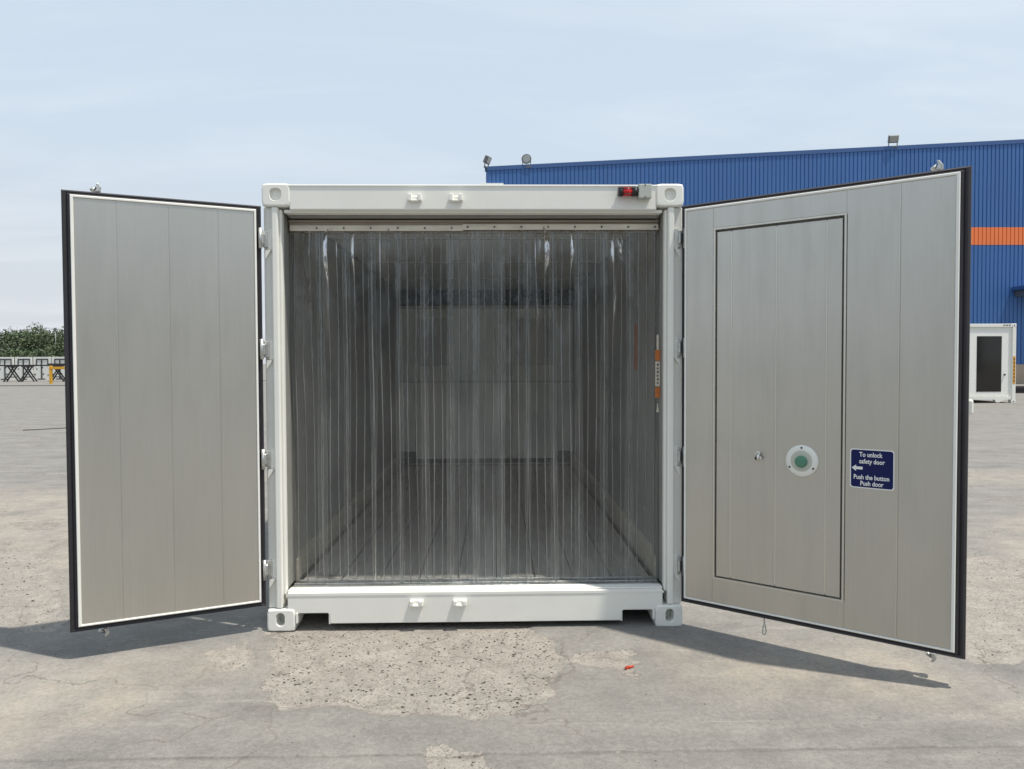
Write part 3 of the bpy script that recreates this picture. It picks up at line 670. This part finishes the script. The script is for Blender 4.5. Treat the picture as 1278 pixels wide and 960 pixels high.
m = MB(BLUESIGN); m.loops([Yp(rrect(-.098, .098, -.0935, .0935, .012), -.0010), Yp(rrect(-.098, .098, -.0935, .0935, .012), -.0018)], True, True); m.build('backing', SG)
m = MB(SIGNWHITE); m.prism([(-.095, .002), (-.074, .018), (-.074, .009), (-.043, .009), (-.043, -.005), (-.074, -.005), (-.074, -.014)], -.0026, -.0015); m.build('arrow', SG)
for body, x, z, s_ in (('To unlock', -.006, .070, .0300), ('safety door', .000, .036, .0300), ('Push the button', -.002, -.044, .0300), ('Push door', .000, -.075, .0300)):
    me = text_mesh(body, s_, .0006); me.materials.append(SIGNWHITE); o = obj('lettering', me, SG); o.rotation_euler = (R(90), 0, 0); o.location = (x, -.0022, z); o.scale = (.86, 1.08, 1)

# rope loop hanging under the wide leaf
Mr = door_frame('R'); p0 = Mr @ Vector((.488, .05, .168)); m = MB(ROPE); pts = []
for k in range(13):
    a = 2 * math.pi * k / 12; pts.append((p0.x + .014 * math.sin(a) * (1 - math.cos(a)) * .62, p0.y + .004 * math.sin(a), p0.z - .045 - .075 * (1 - math.cos(a)) / 2 * 1.0))
m.tube([(p0.x, p0.y, p0.z), (p0.x - .001, p0.y, p0.z - .045)] + pts[1:], .0042, 7)
tag(m.build('rope_loop'), 'thin pale cord loop dangling below the door leaf that has the green button', 'rope')

# warning lamp and junction box on the header
WL = thing('warning_lamp', 'red alarm lamp in black holder beside grey junction box on the white header', 'lamp', (.93, 0.0, 2.535))
m = MB(REDLENS); m.cyl((-.078, -.035, 0), (-.018, -.035, 0), .0245, n=20); m.build('lens', WL)
m = MB(BLACKPL); m.cyl((-.100, -.035, 0), (-.074, -.035, 0), .026, .0265, n=20); m.cyl((-.022, -.035, 0), (.014, -.035, 0), .0265, .025, n=20)
for a in (35, 90, 145, 215, 325):
    c, s_ = math.cos(R(a)) * .0275, math.sin(R(a)) * .0275; m.cyl((-.095, -.035 + c, s_), (-.002, -.035 + c, s_), .0022, n=6)
m.box(-.096, .006, -.016, .003, -.012, .012, .003); m.build('lamp_holder', WL)
m = MB(GREYBOX); m.box(.014, .089, -.062, .003, -.040, .040, .004, 2); m.build('junction_box', WL)
for z in (.034, -.034): m = MB(DARKSCREW); m.cyl((.051, -.0605, z), (.051, -.0640, z), .004, n=8); m.build('box_screw', WL)

# marking strip on the inner face of the right post
MS = thing('marking_strip', 'narrow white and orange printed label strip down the inside edge of the door post', 'label', (1.093, .125, 1.46))
def flat(mt, name, z0, z1, w0, w1=None):
    m = MB(mt); w1 = w0 if w1 is None else w1; m.prism([(-w0 / 2, z0), (w0 / 2, z0), (w1 / 2, z1), (-w1 / 2, z1)], -.003, 0); return m.build(name, MS)
flat(PLATEALU, 'white_bar', .170, .260, .012); flat(ORANGE, 'orange_block', .105, .168, .030); flat(PLATEALU, 'text_block', -.050, .100, .028); flat(ORANGE, 'orange_block', -.118, -.056, .030); flat(PLATEALU, 'pointer', -.205, -.150, .014, .003)
for k in range(6): m = MB(BLACKPL); m.box(-.005, .006 if k % 2 else .003, -.0042, -.0035, -.036 + k * .022, -.024 + k * .022); m.build('glyph', MS)
m = MB(ORANGE); m.box(1.1305, 1.1335, 1.02, 1.10, 1.50, 1.83); tag(m.build('orange_reflection'), 'orange reflection painted as a plate on the inner side wall behind the curtain', 'label')  # a reflection, built here as a coloured plate

# ---------------------------------------------------------------- strip curtain
CU = thing('strip_curtain', 'curtain of clear ribbed plastic strips hanging in the container doorway', 'curtain', (0, .16, 2.41))
def L_(b): return b
m = MB(RAILALU); m.box(-1.102, 1.102, -.012, .045, -.040, -.016, .003); m.box(-1.104, 1.104, -.022, .045, -.017, -.002, .003); m.box(-1.102, 1.102, .010, .045, -.075, -.03, .003); m.build('track', CU)
for x0, x1, dz in ((-1.097, -.070, -.002), (-.072, 1.100, .004)):
    m = MB(PLATEALU); m.box(x0, x1, -.020 - dz * .5, -.014 - dz * .5, -.066 + dz, -.032 + dz, .0015); pln = m.build('clamp_plate', CU)
    x = x0 + .03 if x0 > -1 else x0 + .16
    while x < x1:
        m = MB(DARKSCREW); m.cyl((x, -.0135 - dz, -.049 + dz), (x, -.0255 - dz, -.049 + dz), .0052, n=9); m.build('screw', pln); x += .160
rnd = random.Random(11)
NS = 14
for i in range(NS):
    cx = -1.000 + i * .1545
    front = i % 2
    base = -.004 if front else .008
    ph = rnd.uniform(0, 6.28); amp = rnd.uniform(.004, .010); drift = rnd.uniform(-.012, .012); bow = rnd.uniform(.006, .016) * (1 if rnd.random() < .75 else -.6); tw = rnd.uniform(-.06, .06)
    slope = rnd.uniform(-.07, .07); zb = -2.184 + rnd.uniform(-.018, .024) + (.034 if i in (1, 2) else 0) + (.012 if i in (4, 11) else 0) + (-.012 if i in (7, 8) else 0)
    fold = rnd.uniform(.6, 1.2) if i in (0, 1, 2, 3, 9, 10, 12) else rnd.uniform(0.1, .45)
    nv = 46
    us = []
    for k in range(4):
        c = -.0765 + k * .051; us += [c - .0048, c - .0026, c, c + .0026, c + .0048]
    us += [-.1, -.098, -.09, -.055 + .0045, 0, .051, .09, .098, .1]; us = sorted(set(round(q, 4) for q in us))
    rib = set()
    for k in range(4): rib.add(round(-.0765 + k * .051, 4))
    m = MB(PVCS[2 if i in (6, 7) else (0, 1, 0)[i % 3]], PVCRIB, PVCEDGE); grid = []
    for j in range(nv + 1):
        s_ = j / nv; z = -.036 + (zb + .036) * s_
        row = []
        for u in us:
            hgt = 0
            for c in rib:
                d = abs(u - c)
                if d < .0047: hgt = .0022 * (1 - (d / .0047) ** 2)
            edge = .0010 if abs(u) > .097 else 0
            ss = min(1, s_ * 5)
            y = base + ss * (-bow * (1 - (u / .1) ** 2) + amp * math.sin(ph + s_ * 7.0 + u * 6) + tw * u * math.sin(s_ * 3.0 + ph)) - hgt - edge
            y += -fold * .050 * math.exp(-((s_ - .07) / .06) ** 2) * math.exp(-((u - drift * 2) / .035) ** 2)
            y += -fold * .022 * math.sin(s_ * 12 + ph) * math.exp(-((u + .03) / .03) ** 2) * math.exp(-((s_ - .25) / .2) ** 2)
            x = cx + u * (1 - .02 * ss) + drift * s_ * s_ + .003 * math.sin(s_ * 9 + ph)
            zz = z
            if i in (7, 8, 9) and s_ > .965:   # foot curls out over the sill
                e = (s_ - .965) / .035; y -= .022 * e * e; zz += .006 * e * e
            if s_ > .9: zz += (s_ - .9) * 10 * (.004 * math.sin(u * 25 + ph) + slope * u)
            if y > .04: y = .04
            row.append(m.bm.verts.new((x, y, zz)))
        grid.append(row)
    for j in range(nv):
        for k in range(len(us) - 1):
            f = m.bm.faces.new((grid[j][k], grid[j][k + 1], grid[j + 1][k + 1], grid[j + 1][k])); f.smooth = True
            mid = (us[k] + us[k + 1]) / 2
            f.material_index = 1 if any(abs(mid - c) < .0026 for c in rib) or abs(mid) > .0985 else 2 if any(abs(mid - c) < .0047 for c in rib) else 0
    m.build('strip', CU, recalc=False)

# ------------------------------------------------------------------ warehouse
WX0, WY, EAVE, RIDX, RIDZ, WX1 = -0.35, 46.0, 14.13, 42.0, 16.33, 84.0
WH = thing('warehouse', 'large blue corrugated warehouse with orange band and low pitched roof', 'warehouse', (WX0, WY, 0))
def roofz(x): x = x + WX0; return EAVE + (RIDZ - EAVE) * (1 - abs(x - RIDX) / (RIDX - WX0))
def corr(mtl, zlo, zhi, x0, x1, proud, name):
    m = MB(mtl); pitch = .270; xs = []; k = 0
    prof = [(0, 0), (.045, 0), (.058, -.045), (.257, -.045)]
    n = int((x1 - x0) / pitch)
    for k in range(n):
        for a, y in prof: xs.append((x0 + k * pitch + a, y))
    top = []; bot = []
    for x, y in xs:
        bot.append(m.bm.verts.new((x, y - proud, zlo(x)))); top.append(m.bm.verts.new((x, y - proud, zhi(x))))
    for k in range(len(xs) - 1): m.bm.faces.new((bot[k], bot[k + 1], top[k + 1], top[k]))
    return m.build(name, WH, recalc=False)
WLEN = WX1 - WX0
corr(BLUEWALL, lambda x: 1.25, lambda x: roofz(x), 0, WLEN, 0, 'gable_cladding')
corr(ORANGEWALL, lambda x: 9.18, lambda x: 10.34, 0, WLEN, .012, 'orange_band')
m = MB(PLINTH); m.box(0.02, WLEN - .02, -.10, .3, 0, 1.27); m.build('plinth', WH)
m = MB(BLUEWALL); m.box(0, .25, .02, 60, 1.25, 14.0); m.build('side_wall', WH)
m = MB(BLUEWALL); m.box(WLEN - .25, WLEN, .02, 60, 1.25, 14.0); m.build('side_wall', WH)
m = MB(PLINTH); m.box(.0, .3, .32, 60, 0, 1.24); m.build('plinth', WH)
m = MB(ROOFM)
for a, b_ in ((0, RIDX - WX0), (WLEN, RIDX - WX0)):
    za, zb2 = roofz(a) + .02, roofz(b_) + .02
    m.face([(a, .05, za), (b_, .05, zb2), (b_, 60, zb2), (a, 60, za)])
m.build('roof', WH)
m = MB(BLUETRIM)
for a, b_ in ((-.15, RIDX - WX0), (RIDX - WX0, WLEN + .15)):
    za, zb2 = roofz(a), roofz(b_); P_ = lambda y: [(a, y, za - .12), (b_, y, zb2 - .12), (b_, y, zb2 + .14), (a, y, za + .14)]
    m.loops([P_(-.09), P_(.25)], True, True)
m.box(-.08, .10, -.07, .1, 1.3, 13.95); m.build('verge_trim', WH)
m = MB(BLUETRIM); m.box(34.7, 42, -2.2, -.06, 6.15, 6.42, .02); m.use(LAMPGREY).box(34.9, 41.8, -2.1, -.06, 5.75, 6.14, .01); m.build('canopy', WH)
m = MB(SIGNWHITE); m.box(-.45, 1.05, -.32, -.07, 13.02, 13.14, .01); m.build('pipe_end', WH)
# roof-edge lamps
def flood(label, x, z, rz, tilt, kind):
    F = thing('floodlight', label, 'lamp', (x, WY - .1, z), rz); F.scale = (1.3, 1.3, 1.3)
    s_ = 1.0
    if kind == 'round':
        m = MB(LAMPGREY); m.cyl((0, .10, .30), (0, -.02, .30), .18, .25, n=18); m.build('housing', F)
        m = MB(LAMPGLASS); m.cyl((0, -.02, .30), (0, -.05, .30), .20, .18, n=18); m.build('glass', F)
    else:
        Rm = Matrix.Translation((0, 0, .30)) @ Matrix.Rotation(tilt, 4, 'X')
        m = MB(LAMPGREY); m.box(-.24, .24, -.09, .09, -.19, .19, .03, mx=Rm); m.build('housing', F)
        m = MB(LAMPGLASS); m.box(-.19, .19, -.11, -.092, -.14, .14, .004, mx=Rm); m.build('glass', F)
    m = MB(LAMPGREY); m.bar((-.2, .05, -.1), (-.2, .05, .3), .04); m.bar((.2, .05, -.1), (.2, .05, .3), .04); m.box(-.22, .22, .0, .10, -.12, -.04); m.build('bracket', F)
zr = lambda x: roofz(x - WX0) + .14
flood('square floodlight turned sideways on the very corner of the blue warehouse roof', -.33, zr(-.33) + .02, R(65), R(25), 'square')
flood('round floodlight on the low roof edge of the blue warehouse near its corner', 2.21, zr(2.21) - .05, R(-8), 0, 'round')
flood('square floodlight on the roof edge above the open wide container door', 26.3, zr(26.3) + .05, R(-12), R(20), 'square')

# ------------------------------------------------------------------ white cabin behind
CBX, CBY = 17.82, 23.08
CB = thing('site_cabin', 'white container cabin with a tall dark glass door before the blue warehouse', 'cabin', (CBX, CBY, 0))
hw, ch = 1.219, 2.881
m = MB(WHITE); m.box(-hw + .12, hw - .12, .06, .12, .22, ch - .12); m.build('front_wall', CB)
m = MB(WHITE); m.box(-hw, hw, .17, 6.05, .18, ch - .02, .01); m.build('body', CB)
for s_ in (-1, 1):
    a, b_ = sorted((s_ * (hw - .14), s_ * hw)); m = MB(WHITE); m.box(a, b_, 0, .165, .12, ch - .12, .012); m.build('corner_post', CB)
    for z0, z1 in ((0, .118), (ch - .118, ch)):
        a, b_ = sorted((s_ * (hw - .165), s_ * hw)); m = MB(WHITE); m.box(a, b_, -.004, .17, z0, z1, .012); m.use(DARK); m.box(s_ * (hw - .083) - .02, s_ * (hw - .083) + .02, -.006, 0, z0 + .04, z0 + .085); m.build('corner_casting', CB)
m = MB(WHITE); m.box(-hw + .17, hw - .17, .0, .15, ch - .12, ch - .005, .006); m.build('header', CB)
m = MB(WHITE); m.prism([(-1.05, .24), (1.05, .24), (1.05, .13), (.80, .11), (.62, .02), (.50, .02), (.45, .12), (-.45, .12), (-.50, .02), (-.62, .02), (-.8, .11), (-1.05, .13)], .0, .14, .005); m.build('sill', CB)
m = MB(WHITE2); m.box(-.50, .95, .035, .058, .26, 2.62, .008); dd = m.build('door', CB)
m = MB(GLASSD); m.box(-.215, .70, .028, .034, .411, 2.43); m.build('glass', dd)
m = MB(BLACKPL); m.cyl((.81, .034, 1.03), (.81, -.01, 1.03), .03, n=12); m.build('handle', dd)
m = MB(YELLOW); m.box(hw - .115, hw - .03, -.006, -.0005, .70, 1.70); m.use(BLACKPL)
for k in range(7): m.box(hw - .09, hw - .055, -.008, -.0062, .78 + k * .13, .84 + k * .13)
m.build('height_sticker', CB)
m = MB(YELLOW); m.box(-.74, -.62, .05, .059, .70, 1.05); m.build('warning_sticker', CB)
m = MB(BLACKPL)
for k in range(3): m.prism([(.72 + k * .10, ch - .075), (.79 + k * .10, ch - .075), (.81 + k * .10, ch - .035), (.74 + k * .10, ch - .035)], -.003, .001)
m.build('printed_mark', CB)
# low steel sections lying at the warehouse foot
for k, (x, y, l) in enumerate(((26.2, 33, 5.5), (26.6, 31.2, 4.5))):
    m = MB(TRESTLE); m.box(-l / 2, l / 2, -.10, .10, 0, .05); m.box(-l / 2, l / 2, -.02, .02, .05, .22); m.box(-l / 2, l / 2, -.10, .10, .22, .27)
    o = m.build('steel_beam'); o.location = (x, y, 0)
    tag(o, ('dark steel section lying on the concrete beside the white cabin, closer to the blue warehouse', 'dark steel section lying on the concrete beside the white cabin, farther from the blue warehouse')[k], 'beam')

# low hall on the other side of the yard, behind the photographer: its skyline shows in the plastic and the door metal
HL = thing('factory_hall', 'long low grey hall across the yard facing the container doors', 'hall', (0, -46, 0), R(180))
HALLM = mat('grey_cladding', (0.27, 0.275, 0.28), .6, var=.1, vscale=.3)
m = MB(HALLM); m.box(-62, 55, 0, 18, 0, 7.6); m.build('wall', HL)
m = MB(ROOFM); m.prism([(-62.4, 7.5), (55.4, 7.5), (55.4, 7.9), (-62.4, 7.9)], -.4, 18.4); m.build('roof', HL)
for k in range(9):
    m = MB(WHITE2); m.box(-56 + k * 13, -51 + k * 13, -.08, .0, 0, 4.6); m.build('roller_door', HL)
    m = MB(GLASSD); m.box(-49.5 + k * 13, -44.5 + k * 13, -.05, .0, 4.2, 5.6); m.build('window', HL)

# ------------------------------------------------------------------ left background
# boundary of white panels, each with a dark frame
WP = thing('panel_wall', 'long white panel wall with dark frames below the distant trees', 'wall', (-46, 69, 0))
pw = 1.62; proto = None
for k in range(14):
    if proto is None:
        m = MB(PANELW); m.box(-pw / 2 + .02, pw / 2 - .02, -.06, .06, 0, 2.22, .01); proto = m.build('panel', WP)
        m = MB(TRESTLE); m.box(-.045, .045, -.11, -.062, .10, 2.05); m.box(-.50, .62, -.11, -.062, 1.95, 2.05); m.box(-.50, -.43, -.108, -.062, 1.45, 1.96); m.box(.55, .62, -.108, -.062, 1.45, 1.96); m.box(-.4, .3, -.108, -.062, .10, .17); m.build('frame', proto)
        m = MB(BLACKPL)
        for q in range(7): x, z = rnd.uniform(-.7, .7), rnd.uniform(.3, 1.4); m.box(x - .05, x + .05, -.075, -.062, z - .05, z + .05)
        m.build('bolt_plate', proto); o = proto
    else: o = dup(proto, WP)
    o.location = ((k - 7) * pw, (k - 7) * .15, 0)
# trestles
def trestle(loc, rz, label):
    T = thing('work_trestle', label, 'trestle', loc, rz, 'black trestles under the long steel beam')
    for y in (-.45, .45):
        m = MB(TRESTLE)
        m.bar((-.58, y, 0), (.22, y, 1.33), .10); m.build('leg', T)
        m = MB(TRESTLE); m.bar((.58, y + .08, 0), (-.22, y + .08, 1.33), .10); m.build('leg', T)
        m = MB(TRESTLE); m.bar((-.30, y + .04, .45), (.30, y + .04, .45), .07); m.build('crossbar', T)
    m = MB(TRESTLE); m.box(-.35, .35, -.6, .6, 1.30, 1.38); m.build('top_bar', T)
    return T
for x in (-40.9, -39.6, -37.1, -36.0): trestle((x, 61.8, 0), R(18), 'black crossed-leg trestle carrying the long dark beam before the white panel wall')
m = MB(TRESTLE); m.box(-3.6, 3.6, -.12, .12, 1.381, 1.50, .01); o = m.build('long_beam'); o.location = (-38.9, 61.8, 0); tag(o, 'long dark steel beam lying across the black trestles', 'beam')
m = MB(TRESTLE); m.box(-2, 2, -.10, .10, 1.501, 1.60, .01); o = m.build('short_beam'); o.location = (-35.9, 61.8, 0); tag(o, 'short dark beam stacked on the end of the long beam', 'beam')
YS = thing('yellow_stand', 'yellow steel rail stand in front of the black trestles', 'stand', (-33.4, 54.3, 0))
for x in (0, 3.4): m = MB(YSTEEL); m.box(x - .09, x + .09, -.09, .09, 0, 1.42, .01); m.build('post', YS)
m = MB(YSTEEL); m.box(-.09, 3.6, -.10, .10, 1.16, 1.34, .01); m.build('rail', YS)
for x in (0, 3.4): m = MB(YSTEEL); m.box(x - .2, x + .2, -.2, .2, 0, .03); m.build('base_plate', YS)
# kerb-like edge of the slab in front of the wall
m = MB(mat('edge_concrete', (0.20, 0.19, 0.175), .9, var=.15)); m.box(-75, -20, 50.6, 69.5, .004, .06); tag(m.build('pavement'), kind='structure')
# distant trees
def tree(name, label, loc, h, w, seed):
    rn = random.Random(seed); T = thing(name, label, 'tree', loc, 0, 'trees beyond the white panel wall')
    m = MB(BARK); m.tube([(0, 0, -.1), (.08, 0, h * .25), (-.05, .1, h * .5), (.05, 0, h * .82)], [.22, .17, .11, .04], 8)
    cl = []
    for k in range(9):
        a = rn.uniform(0, 6.28); zz = rn.uniform(.32, .75) * h; rr = rn.uniform(.35, .8) * w
        e = (math.cos(a) * rr, math.sin(a) * rr, zz + rn.uniform(.05, .22) * h); m.tube([(0, 0, zz * .72), (e[0] * .5, e[1] * .5, zz * .9), e], [.09, .06, .02], 6); cl.append(e)
    m.build('trunk', T)
    for k in range(12):
        a = rn.uniform(0, 6.28); rr = w * math.sqrt(rn.random()) * .85; zz = rn.uniform(.28, .97) * h; rr *= 1 - max(0, zz / h - .6) * 1.4; cl.append((math.cos(a) * rr, math.sin(a) * rr, zz))
    m = MB(LEAF)
    for c in cl:
        R0 = rn.uniform(.5, 1.0) * w * .48
        for k in range(150):
            d = Vector((rn.gauss(0, 1), rn.gauss(0, 1), rn.gauss(0, .8))).normalized() * R0 * rn.random() ** .45
            p = Vector(c) + d; s_ = rn.uniform(.07, .17); q = Vector((rn.gauss(0, 1), rn.gauss(0, 1), rn.gauss(0, 1))).normalized(); b_ = q.orthogonal().normalized(); e = q.cross(b_)
            m.face([p + b_ * s_, p + e * s_ * .7, p - b_ * s_, p - e * s_ * .7])
    m.build('crown', T, recalc=False)
TL = [(-66.5, 97, 7.0, 2.9), (-63.6, 92, 6.3, 2.6), (-62.3, 99, 7.0, 3.0), (-60.2, 94, 5.9, 2.5), (-58.4, 98, 6.2, 2.8), (-56.8, 93, 5.5, 2.4), (-54.9, 97, 5.9, 2.7), (-53.0, 94, 5.6, 2.5), (-50.5, 97, 6.1, 2.8), (-69.5, 94, 6.6, 2.8)]
for k, (x, y, h, w_) in enumerate(TL): tree('tree', 'dense mid green broadleaf tree in the row beyond the white panel wall', (x, y, 0), h, w_, 100 + k)
for k in range(9):
    rn = random.Random(300 + k)
    tree('bush', 'low dark green bush filling in under the distant trees', (-69 + k * 2.1, 90 + rn.uniform(-.6, .6), 0), rn.uniform(3.0, 3.8), 2.0, 300 + k)
for o in bpy.data.objects:
    if o.name.startswith('bush'): o['group'] = 'bushes under the distant trees'; o['category'] = 'bush'
m = MB(LAMPGREY); m.cyl((0, 0, 0), (0, 0, 5.6), .05, .035, n=8); m.box(-.12, .12, -.12, .12, 5.6, 5.95, .03); o = m.build('mast'); o.location = (-53.4, 90.5, 0); tag(o, 'thin grey mast with small head rising above the distant trees', 'mast')

# ------------------------------------------------------------------ small things on the ground
rn = random.Random(5)
cable_pts = []
for k in range(24):
    s_ = k / 23; cable_pts.append((-10.95 + 1.5 * s_, 13.75 + 2.6 * s_ * s_ + .12 * math.sin(s_ * 7), .012))
m = MB(CABLE); m.tube(cable_pts, .010, 6); tag(m.build('cable'), 'thin black cable lying on the concrete behind the narrow door leaf', 'cable')
m = MB(REDSCRAP)
for k in range(3):
    a = rn.uniform(0, 3.1); cx, cy = .797 + rn.uniform(-.022, .022), -.606 + rn.uniform(-.012, .012); m.box(-rn.uniform(.008, .017), rn.uniform(.008, .017), -.006, .006, -.008, .004, .001, mx=Matrix.Translation((cx, cy, 0.0)) @ Matrix.Rotation(a * .3, 4, 'Z') @ Matrix.Rotation(rn.uniform(-.3, .3), 4, 'X'))
tag(m.build('red_scrap'), 'small bright red scrap on the worn concrete patch', 'scrap')
def inpoly(x, y, poly):
    ins = False
    for i in range(len(poly)):
        ax, ay = poly[i]; bx, by = poly[(i + 1) % len(poly)]
        if (ay > y) != (by > y) and x < ax + (y - ay) * (bx - ax) / (by - ay): ins = not ins
    return ins
m = MB(PITCHIP, STONE2)  # pale chips are stones, dark ones imitate the shade in pits
def chip(x, y, z, r):
    a = rn.uniform(0, 6.28); e = rn.uniform(.45, .9); hh = r * rn.uniform(.25, .5); n = 6; ring = []
    for k in range(n):
        t_ = 2 * math.pi * k / n; q = r * rn.uniform(.75, 1.15); px, py = q * math.cos(t_), q * e * math.sin(t_)
        ring.append(m.bm.verts.new((x + px * math.cos(a) - py * math.sin(a), y + px * math.sin(a) + py * math.cos(a), z)))
    top = m.bm.verts.new((x + rn.uniform(-.3, .3) * r, y + rn.uniform(-.3, .3) * r, z + hh))
    mi = 0 if rn.random() < .72 else 1
    for k in range(n): m.bm.faces.new((ring[k], ring[(k + 1) % n], top)).material_index = mi
cnt = 0
for poly, num, lo, hi in ((PATCHES[0], 3000, .003, .0115), (PATCHES[1], 130, .002, .006), (PATCHES[2], 120, .003, .008), (PATCHES[3], 900, .004, .014), (PATCHES[4], 700, .003, .010), (PATCHES[5], 60, .003, .008)):
    xs_ = [p[0] for p in poly]; ys_ = [p[1] for p in poly]; k = 0
    while k < num:
        x, y = rn.uniform(min(xs_), max(xs_)), rn.uniform(min(ys_), max(ys_)); k += 1
        if inpoly(x, y, poly) and not (y > -.03 and abs(x) < 1.3): chip(x, y, -.0115, lo + (hi - lo) * rn.random() ** 2.2)
for k in range(260):
    chip(rn.uniform(-3.2, 3.2), rn.uniform(-1.7, -.1), -.001, .002 + .007 * rn.random() ** 3)
tag(m.build('stone_and_pit_chips', recalc=False), 'small pale stone chips and dark flakes standing for shaded pits in the worn concrete', 'gravel', kind='stuff')
